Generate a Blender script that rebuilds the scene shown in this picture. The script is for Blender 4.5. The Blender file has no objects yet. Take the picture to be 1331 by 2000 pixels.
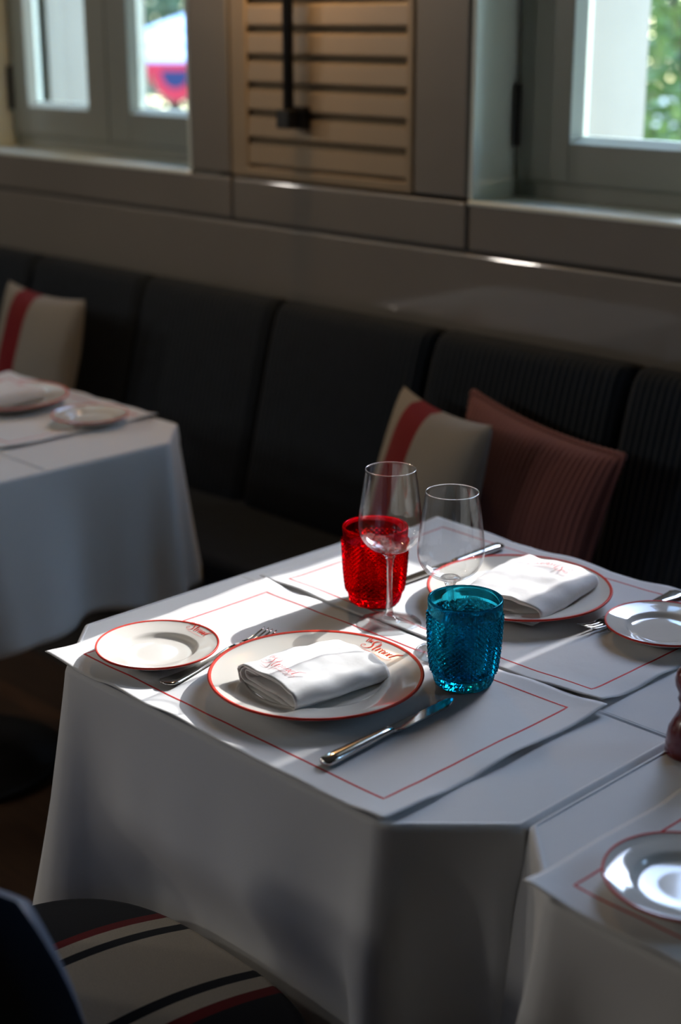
import bpy, bmesh, math, random
from mathutils import Vector, Matrix, noise as mnoise

# ------------------------------------------------------------------ scene, camera, world, sun
random.seed(7)
SC = bpy.context.scene
COL = SC.collection
PI = math.pi
R = math.radians

FPX = 2948.4                       # focal length in pixels of the 1331 x 2000 frame
cam_d = bpy.data.cameras.new('camera')
cam = bpy.data.objects.new('camera', cam_d); COL.objects.link(cam)
cam_d.sensor_fit = 'VERTICAL'; cam_d.sensor_height = 36.0; cam_d.sensor_width = 24.0
cam_d.lens = FPX / 2000.0 * 36.0
cam.location = (0, 0, 1.5496)
cam.rotation_euler = (R(90 - 18.02), 0, R(45.46))
cam_d.clip_start = .05; cam_d.clip_end = 200
cam_d.dof.use_dof = True; cam_d.dof.focus_distance = 1.93; cam_d.dof.aperture_fstop = 2.7
SC.camera = cam

SUN_EL, SUN_AZ = 28.8, 1.2         # the sun stands beyond the windows, straight out from the wall
world = bpy.data.worlds.new('sky'); SC.world = world; world.use_nodes = True
wn = world.node_tree; wn.nodes.clear()
w_out = wn.nodes.new('ShaderNodeOutputWorld'); w_bg = wn.nodes.new('ShaderNodeBackground')
sky = wn.nodes.new('ShaderNodeTexSky'); sky.sky_type = 'NISHITA'; sky.sun_disc = False
sky.sun_elevation = R(SUN_EL); sky.sun_rotation = R(SUN_AZ); sky.altitude = 0; sky.dust_density = .55; sky.ozone_density = 2.2
wn.links.new(sky.outputs[0], w_bg.inputs[0]); w_bg.inputs[1].default_value = 2.0
wn.links.new(w_bg.outputs[0], w_out.inputs[0])

sun_d = bpy.data.lights.new('sun', 'SUN'); sun = bpy.data.objects.new('sun', sun_d); COL.objects.link(sun)
sun_d.energy = 6.7; sun_d.angle = R(.6); sun_d.color = (1.0, .955, .92)
sd = Vector((-math.sin(R(SUN_AZ)) * math.cos(R(SUN_EL)), -math.cos(R(SUN_AZ)) * math.cos(R(SUN_EL)), -math.sin(R(SUN_EL))))
sun.rotation_euler = sd.to_track_quat('-Z', 'Y').to_euler(); sun.location = (2, 12, 9)

def add_fill_light(x, y, power, col, size=.12):
    d = bpy.data.lights.new('fill_light', 'POINT'); o = bpy.data.objects.new('fill_light', d); COL.objects.link(o)
    d.energy = power; d.color = col; d.shadow_soft_size = size; o.location = (x, y, 2.5)
for (x, y) in ((-5.4, -1.7), (-4.2, -2.6), (-6.2, -.6)):      # unseen fill lights added on the left to brighten the near cloth face
    add_fill_light(x, y, 50, (1, .93, .84))

SC.view_settings.view_transform = 'Standard'; SC.view_settings.look = 'None'
SC.view_settings.exposure = 0.0; SC.view_settings.gamma = 1.0
SC.view_settings.use_curve_mapping = False
try:
    SC.cycles.max_bounces = 14; SC.cycles.transparent_max_bounces = 24; SC.cycles.transmission_bounces = 12
    SC.cycles.diffuse_bounces = 5; SC.cycles.glossy_bounces = 5
    SC.cycles.sample_clamp_indirect = 6.0
    SC.cycles.caustics_reflective = False; SC.cycles.caustics_refractive = False
except Exception:
    pass

# ------------------------------------------------------------------ helpers: materials
def new_mat(name):
    m = bpy.data.materials.new(name); m.use_nodes = True
    return m, m.node_tree, m.node_tree.nodes['Principled BSDF']

def mat(name, col, rough=.5, metal=0., spec=.5, coat=0., coat_r=.05, sheen=0., var=0., var_scale=8., bump=0., bump_scale=200.,
        col2=None, bump_dist=.001, stretch=(1, 1, 1), ior=None):
    m, nt, b = new_mat(name)
    b.inputs['Base Color'].default_value = (*col, 1); b.inputs['Roughness'].default_value = rough
    b.inputs['Metallic'].default_value = metal; b.inputs['Specular IOR Level'].default_value = spec
    b.inputs['Coat Weight'].default_value = coat; b.inputs['Coat Roughness'].default_value = coat_r
    b.inputs['Sheen Weight'].default_value = sheen
    if ior: b.inputs['IOR'].default_value = ior
    tc = nt.nodes.new('ShaderNodeTexCoord'); mp = nt.nodes.new('ShaderNodeMapping'); mp.inputs['Scale'].default_value = stretch
    nt.links.new(tc.outputs['Object'], mp.inputs[0])
    if var or col2:
        n = nt.nodes.new('ShaderNodeTexNoise'); n.inputs['Scale'].default_value = var_scale; n.inputs['Detail'].default_value = 4
        nt.links.new(mp.outputs[0], n.inputs['Vector'])
        mx = nt.nodes.new('ShaderNodeMix'); mx.data_type = 'RGBA'
        c2 = col2 if col2 else tuple(max(0, c * (1 - var)) for c in col)
        mx.inputs[6].default_value = (*col, 1); mx.inputs[7].default_value = (*c2, 1)
        rp = nt.nodes.new('ShaderNodeMapRange'); rp.inputs[1].default_value = .35; rp.inputs[2].default_value = .65
        nt.links.new(n.outputs['Fac'], rp.inputs[0]); nt.links.new(rp.outputs[0], mx.inputs[0])
        nt.links.new(mx.outputs[2], b.inputs['Base Color'])
    if bump:
        n2 = nt.nodes.new('ShaderNodeTexNoise'); n2.inputs['Scale'].default_value = bump_scale; n2.inputs['Detail'].default_value = 3
        nt.links.new(mp.outputs[0], n2.inputs['Vector'])
        bp = nt.nodes.new('ShaderNodeBump'); bp.inputs['Strength'].default_value = bump; bp.inputs['Distance'].default_value = bump_dist
        nt.links.new(n2.outputs['Fac'], bp.inputs['Height']); nt.links.new(bp.outputs[0], b.inputs['Normal'])
    return m

def cloth_mat(name, col, weave=900., sheen=.15, rough=.85, wrinkle=.25):
    """woven cloth: fine crossed threads plus soft wrinkles as relief"""
    m, nt, b = new_mat(name)
    b.inputs['Base Color'].default_value = (*col, 1); b.inputs['Roughness'].default_value = rough
    b.inputs['Sheen Weight'].default_value = sheen; b.inputs['Specular IOR Level'].default_value = .2
    tc = nt.nodes.new('ShaderNodeTexCoord')
    w1 = nt.nodes.new('ShaderNodeTexWave'); w1.bands_direction = 'X'; w1.inputs['Scale'].default_value = weave
    w2 = nt.nodes.new('ShaderNodeTexWave'); w2.bands_direction = 'Y'; w2.inputs['Scale'].default_value = weave
    ns = nt.nodes.new('ShaderNodeTexNoise'); ns.inputs['Scale'].default_value = 14; ns.inputs['Detail'].default_value = 4
    for n in (w1, w2, ns): nt.links.new(tc.outputs['Object'], n.inputs['Vector'])
    a = nt.nodes.new('ShaderNodeMath'); a.operation = 'ADD'
    nt.links.new(w1.outputs['Fac'], a.inputs[0]); nt.links.new(w2.outputs['Fac'], a.inputs[1])
    b1 = nt.nodes.new('ShaderNodeBump'); b1.inputs['Strength'].default_value = .12; b1.inputs['Distance'].default_value = .0004
    nt.links.new(a.outputs[0], b1.inputs['Height'])
    b2 = nt.nodes.new('ShaderNodeBump'); b2.inputs['Strength'].default_value = wrinkle; b2.inputs['Distance'].default_value = .012
    nt.links.new(ns.outputs['Fac'], b2.inputs['Height']); nt.links.new(b1.outputs[0], b2.inputs['Normal'])
    nt.links.new(b2.outputs[0], b.inputs['Normal'])
    return m

def ramp_mat(name, axis, stops, rough=.9, weave=700., sheen=.1):
    """fabric whose woven stripes follow one local axis: stops = [(position, colour), ...] constant steps"""
    m, nt, b = new_mat(name)
    b.inputs['Roughness'].default_value = rough; b.inputs['Sheen Weight'].default_value = sheen; b.inputs['Specular IOR Level'].default_value = .2
    tc = nt.nodes.new('ShaderNodeTexCoord'); sp = nt.nodes.new('ShaderNodeSeparateXYZ')
    nt.links.new(tc.outputs['Object'], sp.inputs[0])
    mr = nt.nodes.new('ShaderNodeMapRange'); mr.inputs[1].default_value = -.5; mr.inputs[2].default_value = .5
    nt.links.new(sp.outputs[axis], mr.inputs[0])
    cr = nt.nodes.new('ShaderNodeValToRGB'); cr.color_ramp.interpolation = 'CONSTANT'
    el = cr.color_ramp.elements
    while len(el) < len(stops): el.new(.5)
    for e, (p, c) in zip(el, stops): e.position = p + .5; e.color = (*c, 1)
    nt.links.new(mr.outputs[0], cr.inputs[0])
    ns = nt.nodes.new('ShaderNodeTexNoise'); ns.inputs['Scale'].default_value = weave; nt.links.new(tc.outputs['Object'], ns.inputs['Vector'])
    mx = nt.nodes.new('ShaderNodeMix'); mx.data_type = 'RGBA'; mx.blend_type = 'MULTIPLY'; mx.inputs[0].default_value = .35
    nt.links.new(cr.outputs[0], mx.inputs[6]); nt.links.new(ns.outputs['Fac'], mx.inputs[7])
    nt.links.new(mx.outputs[2], b.inputs['Base Color'])
    bp = nt.nodes.new('ShaderNodeBump'); bp.inputs['Strength'].default_value = .3; bp.inputs['Distance'].default_value = .001
    nt.links.new(ns.outputs['Fac'], bp.inputs['Height']); nt.links.new(bp.outputs[0], b.inputs['Normal'])
    return m

def thin_glass(name, tint=(1, 1, 1), ior=1.45):
    m = bpy.data.materials.new(name); m.use_nodes = True; nt = m.node_tree; nt.nodes.clear()
    o = nt.nodes.new('ShaderNodeOutputMaterial'); f = nt.nodes.new('ShaderNodeFresnel'); f.inputs['IOR'].default_value = ior
    t = nt.nodes.new('ShaderNodeBsdfTransparent'); t.inputs[0].default_value = (*tint, 1)
    g = nt.nodes.new('ShaderNodeBsdfGlossy'); g.inputs['Roughness'].default_value = 0.0
    mx = nt.nodes.new('ShaderNodeMixShader')
    ge = nt.nodes.new('ShaderNodeNewGeometry'); mr = nt.nodes.new('ShaderNodeMapRange')      # same reflectance on both faces of the thin wall
    mr.inputs[3].default_value = ior; mr.inputs[4].default_value = 1 / ior
    nt.links.new(ge.outputs['Backfacing'], mr.inputs[0]); nt.links.new(mr.outputs[0], f.inputs['IOR'])
    nt.links.new(f.outputs[0], mx.inputs[0]); nt.links.new(t.outputs[0], mx.inputs[1]); nt.links.new(g.outputs[0], mx.inputs[2])
    nt.links.new(mx.outputs[0], o.inputs[0]); return m

def solid_glass(name, tint, through, mixf, rough=.0, ior=1.5):
    """pressed glass: refraction with a share of straight transmission, which lets tinted light pass to the cloth"""
    m = bpy.data.materials.new(name); m.use_nodes = True; nt = m.node_tree; nt.nodes.clear()
    o = nt.nodes.new('ShaderNodeOutputMaterial')
    g = nt.nodes.new('ShaderNodeBsdfGlass'); g.inputs['Color'].default_value = (*tint, 1); g.inputs['IOR'].default_value = ior; g.inputs['Roughness'].default_value = rough
    t = nt.nodes.new('ShaderNodeBsdfTransparent'); t.inputs[0].default_value = (*through, 1)
    mx = nt.nodes.new('ShaderNodeMixShader'); mx.inputs[0].default_value = mixf
    nt.links.new(g.outputs[0], mx.inputs[1]); nt.links.new(t.outputs[0], mx.inputs[2]); nt.links.new(mx.outputs[0], o.inputs[0]); return m

M = {}
M['cloth'] = cloth_mat('white_tablecloth_linen', (.78, .79, .80), 800, wrinkle=.10)
M['mat'] = cloth_mat('white_placemat_linen', (.80, .81, .82), 900, wrinkle=.16)
M['napkin'] = cloth_mat('white_napkin_cotton', (.84, .84, .84), 1100, wrinkle=.25)
M['red_thread'] = mat('red_embroidery_thread', (.62, .025, .03), .7)
M['red_print'] = mat('red_glazed_print', (.66, .035, .018), .5, spec=.25)
M['china'] = mat('cream_glazed_china', (.80, .775, .72), .07, coat=.6, coat_r=.01, spec=.5)
M['steel'] = mat('polished_steel', (.60, .59, .57), .12, metal=1., bump=.02, bump_scale=60)
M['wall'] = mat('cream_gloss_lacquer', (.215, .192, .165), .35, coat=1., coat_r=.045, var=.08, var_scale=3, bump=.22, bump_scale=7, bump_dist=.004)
M['louvre'] = mat('cream_gloss_louvre', (.36, .27, .17), .35, coat=1., coat_r=.06, var=.1, var_scale=5)
M['frame'] = mat('grey_green_window_paint', (.27, .275, .235), .35, coat=.3, coat_r=.2)
M['frame_lit'] = mat('grey_green_paint_window_lit', (.76, .79, .69), .4, coat=.2, coat_r=.2)  # lighter copy of the frame paint: window light put into the colour
M['plaster'] = mat('white_outside_render', (.37, .325, .27), .8, var=.05, bump=.2, bump_scale=40)
M['bench'] = mat('charcoal_corduroy', (.0135, .0195, .0285), .9, sheen=.05, spec=.25, var=.15, var_scale=30, bump=.3, bump_scale=500)
M['bench_base'] = mat('black_plinth', (.02, .018, .017), .6)
M['floor'] = mat('brown_wood_floor', (.085, .040, .018), .45, col2=(.055, .026, .012), var_scale=5, stretch=(1, 12, 1), coat=.3, coat_r=.2)
M['ceiling'] = mat('dim_ceiling_paint', (.16, .15, .13), .9)
M['inner'] = mat('dim_interior_paint', (.06, .055, .048), .7)
M['iron'] = mat('black_iron', (.014, .013, .012), .45, spec=.4)
M['wood'] = mat('dark_walnut', (.07, .035, .018), .45, var=.3, var_scale=6, stretch=(8, 8, 1))
M['navy'] = mat('navy_velvet', (.008, .011, .022), .9, sheen=.25, bump=.3, bump_scale=600)
M['navy_back'] = mat('navy_blue_leather', (.012, .028, .062), .5, bump=.2, bump_scale=200)
M['maroon'] = mat('maroon_corduroy', (.215, .078, .070), .95, sheen=.2, bump=.3, bump_scale=500)
M['mill'] = mat('red_lacquered_wood', (.12, .004, .007), .25, coat=.5, coat_r=.06)
M['pane'] = thin_glass('window_glass', (.92, .985, .975), 1.45)
M['bowl'] = thin_glass('thin_clear_glass', (.985, .99, .99), 1.55)
M['rim'] = solid_glass('clear_rim_glass', (.99, 1, 1), (.97, .98, .98), .15)
M['stem'] = solid_glass('clear_solid_glass', (.98, .99, .99), (.97, .98, .98), .5)
M['red_glass'] = solid_glass('ruby_pressed_glass', (.93, .03, .085), (.82, .04, .07), .10, rough=.015)
M['blue_glass'] = solid_glass('teal_pressed_glass', (.13, .68, .80), (.12, .55, .66), .10, rough=.015)
M['leaf'] = None
M['bark'] = mat('grey_bark', (.12, .085, .06), .9, bump=.5, bump_scale=30)
M['ground'] = mat('pale_terrace_stone', (.42, .40, .36), .9, var=.2, var_scale=2)
BEIGE, REDS, NAV = (.80, .70, .56), (.26, .010, .014), (.006, .008, .016)
M['seat_stripe'] = ramp_mat('striped_seat_weave', 0, [(-.5, NAV), (-.116, REDS), (-.100, BEIGE), (-.078, NAV), (-.062, BEIGE), (.062, NAV), (.078, BEIGE), (.100, REDS), (.116, NAV)])
M['cushion'] = ramp_mat('cream_cushion_red_band', 0, [(-.5, (.34, .30, .245)), (-.105, (.22, .006, .012)), (.0, (.34, .31, .27))])
M['canopy'] = ramp_mat('blue_white_canopy', 2, [(-.5, (.80, .84, .92))] + [(-.02 + .05 * i, (.80, .84, .92) if i % 2 else (.46, .58, .80)) for i in range(10)])

def leaf_mat(name, col):
    m = bpy.data.materials.new(name); m.use_nodes = True; nt = m.node_tree; nt.nodes.clear()
    o = nt.nodes.new('ShaderNodeOutputMaterial'); d = nt.nodes.new('ShaderNodeBsdfDiffuse'); t = nt.nodes.new('ShaderNodeBsdfTranslucent')
    g = nt.nodes.new('ShaderNodeBsdfGlossy'); g.inputs['Roughness'].default_value = .25
    n = nt.nodes.new('ShaderNodeTexNoise'); n.inputs['Scale'].default_value = 6; tc = nt.nodes.new('ShaderNodeTexCoord'); nt.links.new(tc.outputs['Object'], n.inputs['Vector'])
    cr = nt.nodes.new('ShaderNodeValToRGB'); cr.color_ramp.elements[0].position = .35; cr.color_ramp.elements[1].position = .65
    cr.color_ramp.elements[0].color = (*[c * .55 for c in col], 1); cr.color_ramp.elements[1].color = (*col, 1)
    nt.links.new(n.outputs['Fac'], cr.inputs[0]); nt.links.new(cr.outputs[0], d.inputs[0]); nt.links.new(cr.outputs[0], t.inputs[0])
    a = nt.nodes.new('ShaderNodeMixShader'); a.inputs[0].default_value = .5; nt.links.new(d.outputs[0], a.inputs[1]); nt.links.new(t.outputs[0], a.inputs[2])
    b = nt.nodes.new('ShaderNodeMixShader'); b.inputs[0].default_value = .08; nt.links.new(a.outputs[0], b.inputs[1]); nt.links.new(g.outputs[0], b.inputs[2])
    nt.links.new(b.outputs[0], o.inputs[0]); return m
M['leaf'] = leaf_mat('fresh_green_leaf', (.15, .25, .055))
M['leaf_dark'] = leaf_mat('deep_green_leaf', (.07, .12, .045))

# ------------------------------------------------------------------ helpers: meshes
def obj(name, verts, faces, material, parent=None, smooth=True, flat_from=None):
    me = bpy.data.meshes.new(name); me.from_pydata([tuple(v) for v in verts], [], faces); me.update()
    me.materials.append(M[material] if isinstance(material, str) else material)
    o = bpy.data.objects.new(name, me); COL.objects.link(o)
    if parent: o.parent = parent
    if smooth: me.polygons.foreach_set('use_smooth', [True] * len(me.polygons))
    return o

def from_bm(name, bm, material, parent=None, smooth=False):
    me = bpy.data.meshes.new(name); bm.to_mesh(me); bm.free()
    me.materials.append(M[material] if isinstance(material, str) else material)
    o = bpy.data.objects.new(name, me); COL.objects.link(o)
    if parent: o.parent = parent
    if smooth: me.polygons.foreach_set('use_smooth', [True] * len(me.polygons))
    return o

def box(name, lo, hi, material, parent=None, bevel=0., seg=2):
    bm = bmesh.new(); bmesh.ops.create_cube(bm, size=1)
    for v in bm.verts:
        v.co = Vector([lo[i] + (v.co[i] + .5) * (hi[i] - lo[i]) for i in range(3)])
    if bevel: bmesh.ops.bevel(bm, geom=bm.edges[:], offset=bevel, segments=seg, affect='EDGES', profile=.5)
    return from_bm(name, bm, material, parent, smooth=False)

def empty(name, loc=(0, 0, 0), rz=0.):
    o = bpy.data.objects.new(name, None); COL.objects.link(o); o.location = loc; o.rotation_euler = (0, 0, rz)
    o.empty_display_size = .05; return o

def tag(o, label, cat, group=None):
    o['label'] = label; o['category'] = cat
    if group: o['group'] = group
    return o

def struct(o):
    o['kind'] = 'structure'; return o

def lathe(prof, n=64, z0=0.):
    """profile [(r, z)] around z; r == 0 ends become poles"""
    V, F, rings = [], [], []
    for (r, z) in prof:
        if r < 1e-7:
            rings.append([len(V)]); V.append((0, 0, z + z0))
        else:
            rings.append(list(range(len(V), len(V) + n)))
            V += [(r * math.cos(2 * PI * k / n), r * math.sin(2 * PI * k / n), z + z0) for k in range(n)]
    for a, b in zip(rings, rings[1:]):
        for k in range(n):
            k2 = (k + 1) % n
            if len(a) == 1 and len(b) == 1: continue
            if len(a) == 1: F.append((a[0], b[k2], b[k]))
            elif len(b) == 1: F.append((a[k], a[k2], b[0]))
            else: F.append((a[k], a[k2], b[k2], b[k]))
    return V, F

def smooth_path(pts, sub=6, closed=False):
    P = [Vector(p) for p in pts]; n = len(P); out = []
    rng = range(n if closed else n - 1)
    for i in rng:
        if closed: p0, p1, p2, p3 = P[(i - 1) % n], P[i], P[(i + 1) % n], P[(i + 2) % n]
        else: p0, p1, p2, p3 = P[max(i - 1, 0)], P[i], P[i + 1], P[min(i + 2, n - 1)]
        for s in range(sub):
            t = s / sub
            out.append(.5 * ((2 * p1) + (p2 - p0) * t + (2 * p0 - 5 * p1 + 4 * p2 - p3) * t * t + (3 * p1 - p0 - 3 * p2 + p3) * t ** 3))
    if not closed: out.append(P[-1])
    return out

def tube(path, rad, n=8, closed=False):
    P = [Vector(p) for p in path]; V, F = [], []; m = len(P)
    for i, p in enumerate(P):
        if closed: t = (P[(i + 1) % m] - P[(i - 1) % m]).normalized()
        else: t = (P[min(i + 1, m - 1)] - P[max(i - 1, 0)]).normalized()
        up = Vector((0, 0, 1)) if abs(t.z) < .95 else Vector((1, 0, 0))
        a = t.cross(up).normalized(); b = t.cross(a).normalized()
        r = rad(i / max(1, m - 1)) if callable(rad) else rad
        for k in range(n):
            an = 2 * PI * k / n; V.append(p + a * r * math.cos(an) + b * r * math.sin(an))
    for i in range(m if closed else m - 1):
        i2 = (i + 1) % m
        for k in range(n):
            k2 = (k + 1) % n; F.append((i * n + k, i * n + k2, i2 * n + k2, i2 * n + k))
    if not closed:
        F.append(tuple(range(n - 1, -1, -1))); F.append(tuple(range((m - 1) * n, m * n)))
    return V, F

def grid_faces(nu, nv, off=0):
    return [(off + j * nu + i, off + j * nu + i + 1, off + (j + 1) * nu + i + 1, off + (j + 1) * nu + i) for j in range(nv - 1) for i in range(nu - 1)]

def N3(x, y, z=0.): return mnoise.noise(Vector((x, y, z)))

def copy_tree(o, parent=None):
    c = o.copy(); COL.objects.link(c); c.parent = parent
    for ch in list(o.children):
        copy_tree(ch, c)
    return c

# ------------------------------------------------------------------ the room
TZ = .75                           # height of the table tops
WY = 2.42                          # inner face of the window wall
FY = 2.55                          # plane of the window frames
OY = 2.97                          # outer face of the wall
ROOM = (-7.2, 3.2, -3.6)           # x0, x1, y0
CEIL = 2.85
struct(box('floor', (ROOM[0] - .1, ROOM[2] - .1, -.05), (ROOM[1] + .1, OY, 0), 'floor'))
struct(box('ceiling', (ROOM[0] - .1, ROOM[2] - .1, CEIL), (ROOM[1] + .1, OY, CEIL + .1), 'ceiling'))
struct(box('wall_left', (ROOM[0] - .1, ROOM[2], 0), (ROOM[0], WY, CEIL), 'inner'))
struct(box('wall_right', (ROOM[1], ROOM[2], 0), (ROOM[1] + .1, WY, CEIL), 'inner'))
struct(box('wall_front', (ROOM[0], ROOM[2] - .1, 0), (ROOM[1], ROOM[2], CEIL), 'inner'))

# window openings: (x0, x1) on the inner wall face
WIN = [(-4.00, -2.99), (-2.085, -1.095), (.15, 1.16)]
SILL, HEAD = 1.195, 2.55
wall = struct(empty('wall_back', (0, 0, 0)))
xs = [ROOM[0]] + [v for w in WIN for v in w] + [ROOM[1]]
GR = .007                          # half width of the joints between the lacquered panels
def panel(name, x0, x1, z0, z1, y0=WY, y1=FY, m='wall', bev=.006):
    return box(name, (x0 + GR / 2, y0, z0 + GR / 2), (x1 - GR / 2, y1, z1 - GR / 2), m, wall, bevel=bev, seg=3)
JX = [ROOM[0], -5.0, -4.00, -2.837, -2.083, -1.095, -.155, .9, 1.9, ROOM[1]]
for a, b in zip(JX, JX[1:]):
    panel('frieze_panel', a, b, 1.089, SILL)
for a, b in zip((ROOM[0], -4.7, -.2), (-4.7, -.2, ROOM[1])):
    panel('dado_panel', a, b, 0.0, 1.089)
box('wall_core', (ROOM[0], WY + .012, 0), (ROOM[1], FY - .002, SILL - .01), 'inner', wall)
for i in range(0, len(xs), 2):     # piers between the windows
    x0, x1 = xs[i], xs[i + 1]
    if i == 2:
        panel('pier_panel', -2.99, -2.837, SILL, CEIL); panel('pier_panel', -2.241, -2.085, SILL, CEIL)
        panel('pier_panel', -2.837, -2.241, HEAD, CEIL)
        box('wall_core', (-2.98, WY + .09, SILL), (-2.09, FY, CEIL), 'inner', wall)
    else:
        panel('pier_panel', x0, x1, SILL, CEIL)
for (x0, x1) in WIN:
    panel('lintel_panel', x0, x1, HEAD, CEIL)
# the outer leaf of the wall, white render
ox = [(-7.4, -3.87), (-2.95, -2.035), (-1.10, .205), (1.105, 3.4)]
for (a, b) in ox:
    box('outer_wall', (a, FY + .065, -1.3), (b, OY, 3.4), 'plaster', wall)
for (a, b) in zip([o[1] for o in ox[:-1]], [o[0] for o in ox[1:]]):
    box('outer_wall', (a, FY + .065, -1.3), (b, OY, 1.17), 'plaster', wall)
    box('outer_wall', (a, FY + .065, HEAD + .02), (b, OY, 3.4), 'plaster', wall)
box('roof_slab', (-7.4, FY, 3.0), (3.4, OY, 3.4), 'plaster', wall)

# the louvred panel between the two windows
lp = struct(empty('trim_1', (0, 0, 0))); lp['label'] = 'cream louvred panel set in the wall between the windows'
box('louvre_stile', (-2.834, WY + .001, SILL + .02), (-2.776, WY + .05, HEAD), 'louvre', lp, bevel=.004)
box('louvre_stile', (-2.262, WY + .001, SILL + .02), (-2.243, WY + .05, HEAD), 'louvre', lp, bevel=.003)
box('louvre_rail', (-2.834, WY + .001, SILL + .002), (-2.243, WY + .05, SILL + .024), 'louvre', lp, bevel=.003)
box('louvre_back', (-2.83, WY + .027, SILL), (-2.245, WY + .045, HEAD), 'louvre', lp)
pitch = .0625; z = SILL + .03
sm = None
while z < HEAD - .02:
    # one slat: a board leaning out at its foot, rounded nose at the top
    if sm is None:
        pr = [(.004, .0), (.0005, .002), (.0, .006), (.002, .044), (.005, .050), (.011, .0555), (.017, .0565), (.020, .052), (.014, .002), (.012, .0)]
        V = [(x, y, zz) for x in (-2.774, -2.263) for (y, zz) in pr]; n = len(pr)
        F = [(k, (k + 1) % n, n + (k + 1) % n, n + k) for k in range(n)] + [tuple(range(n - 1, -1, -1)), tuple(range(n, 2 * n))]
        o = obj('slat', V, F, 'louvre', lp, smooth=False); sm = o.data
    else:
        o = bpy.data.objects.new('slat', sm); COL.objects.link(o); o.parent = lp
    o.location = (0, WY + .004, z); z += pitch

# windows: fixed frame, two casements with stiles, rails, beads, panes and hinges
def window(idx, x0, x1, g, open_right=False):
    """g = [(glass x0, x1), (glass x0, x1)] of the two casements"""
    w = struct(empty('window_%d' % idx, (0, 0, 0)))
    y0, y1 = FY, FY + .06
    zb, zt = SILL + .012, HEAD - .005
    gz0, gz1 = 1.312, HEAD - .09
    box('sill_board', (x0 + .001, WY - .001, SILL - .011), (x1 - .001, FY + .07, SILL), 'frame_lit', w, bevel=.004)
    box('reveal_board', (x0, WY + .004, SILL), (x0 + .012, FY + .06, HEAD), 'frame_lit', w, bevel=.002)
    box('reveal_board', (x1 - .012, WY + .004, SILL), (x1, FY + .06, HEAD), 'frame_lit', w, bevel=.002)
    box('reveal_board', (x0, WY + .004, HEAD - .012), (x1, FY + .06, HEAD), 'frame', w, bevel=.002)
    fx0, fx1 = x0 + .012, x1 - .012
    mid = .5 * (g[0][1] + g[1][0]) if not open_right else g[0][1] + .078
    box('frame_rail', (fx0, y0 + .012, SILL), (mid if open_right else fx1, y1 + .02, zb + .022), 'frame', w, bevel=.003)
    for (a, b, gl, hx) in ((fx0 + .012, mid - .0015, g[0], 0), (mid + .0015, fx1 - .012, g[1], 1)):
        s = empty('casement', (0, 0, 0)); s.parent = w
        if open_right and hx:          # this leaf stands open, swung out against the outer jamb
            piv = Vector((fx1 - .004, y1, 0))
            s.matrix_local = Matrix.Translation(piv) @ Matrix.Rotation(R(-91), 4, 'Z') @ Matrix.Translation(-piv)
        box('stile', (a, y0, zb + .024), (gl[0], y1, zt), 'frame', s, bevel=.004)
        box('stile', (gl[1], y0, zb + .024), (b, y1, zt), 'frame', s, bevel=.004)
        box('bottom_rail', (gl[0] - .002, y0 + .001, zb + .024), (gl[1] + .002, y1, gz0), 'frame', s, bevel=.004)
        box('top_rail', (gl[0] - .002, y0 + .001, gz1), (gl[1] + .002, y1, zt), 'frame', s, bevel=.004)
        bd = .014
        # sloping glazing bead around the pane
        ya, yb = y0 + .002, y0 + .026
        O = [(gl[0] - .001, gz0 - .001), (gl[1] + .001, gz0 - .001), (gl[1] + .001, gz1 + .001), (gl[0] - .001, gz1 + .001)]
        I = [(gl[0] + bd, gz0 + bd), (gl[1] - bd, gz0 + bd), (gl[1] - bd, gz1 - bd), (gl[0] + bd, gz1 - bd)]
        V = [(x, ya, zz) for x, zz in O] + [(x, yb, zz) for x, zz in I] + [(x, yb + .016, zz) for x, zz in I]
        F = [(k, (k + 1) % 4, 4 + (k + 1) % 4, 4 + k) for k in range(4)] + [(4 + k, 4 + (k + 1) % 4, 8 + (k + 1) % 4, 8 + k) for k in range(4)]
        obj('glazing_bead', V, F, 'frame_lit', s, smooth=False)  # bead brightened by the lighter paint colour, standing for daylight on it
        box('pane', (gl[0] + bd - .004, y0 + .034, gz0 + bd - .004), (gl[1] - bd + .004, y0 + .038, gz1 - bd + .004), 'pane', s)
        hxp = a - .004 if hx == 0 else b - .006
        for hz in (1.30, HEAD - .35):
            box('hinge', (hxp, y0 - .012, hz), (hxp + .010, y0 + .003, hz + .125), 'iron', s, bevel=.002)
    return w
window(1, *WIN[0], [(-3.895, -3.597), (-3.405, -3.10)])
window(2, *WIN[1], [(-1.925, -1.638), (-1.49, -1.225)], True)
window(3, *WIN[2], [(.255, .555), (.745, 1.055)])

# daylight enters through the window openings: portals for the sky
for (x0, x1) in WIN:
    d = bpy.data.lights.new('window_portal', 'AREA'); o = bpy.data.objects.new('window_portal', d); COL.objects.link(o)
    d.shape = 'RECTANGLE'; d.size = x1 - x0; d.size_y = HEAD - SILL; d.cycles.is_portal = True
    o.location = ((x0 + x1) / 2, OY + .02, (SILL + HEAD) / 2); o.rotation_euler = (R(-90), 0, 0)

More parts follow.
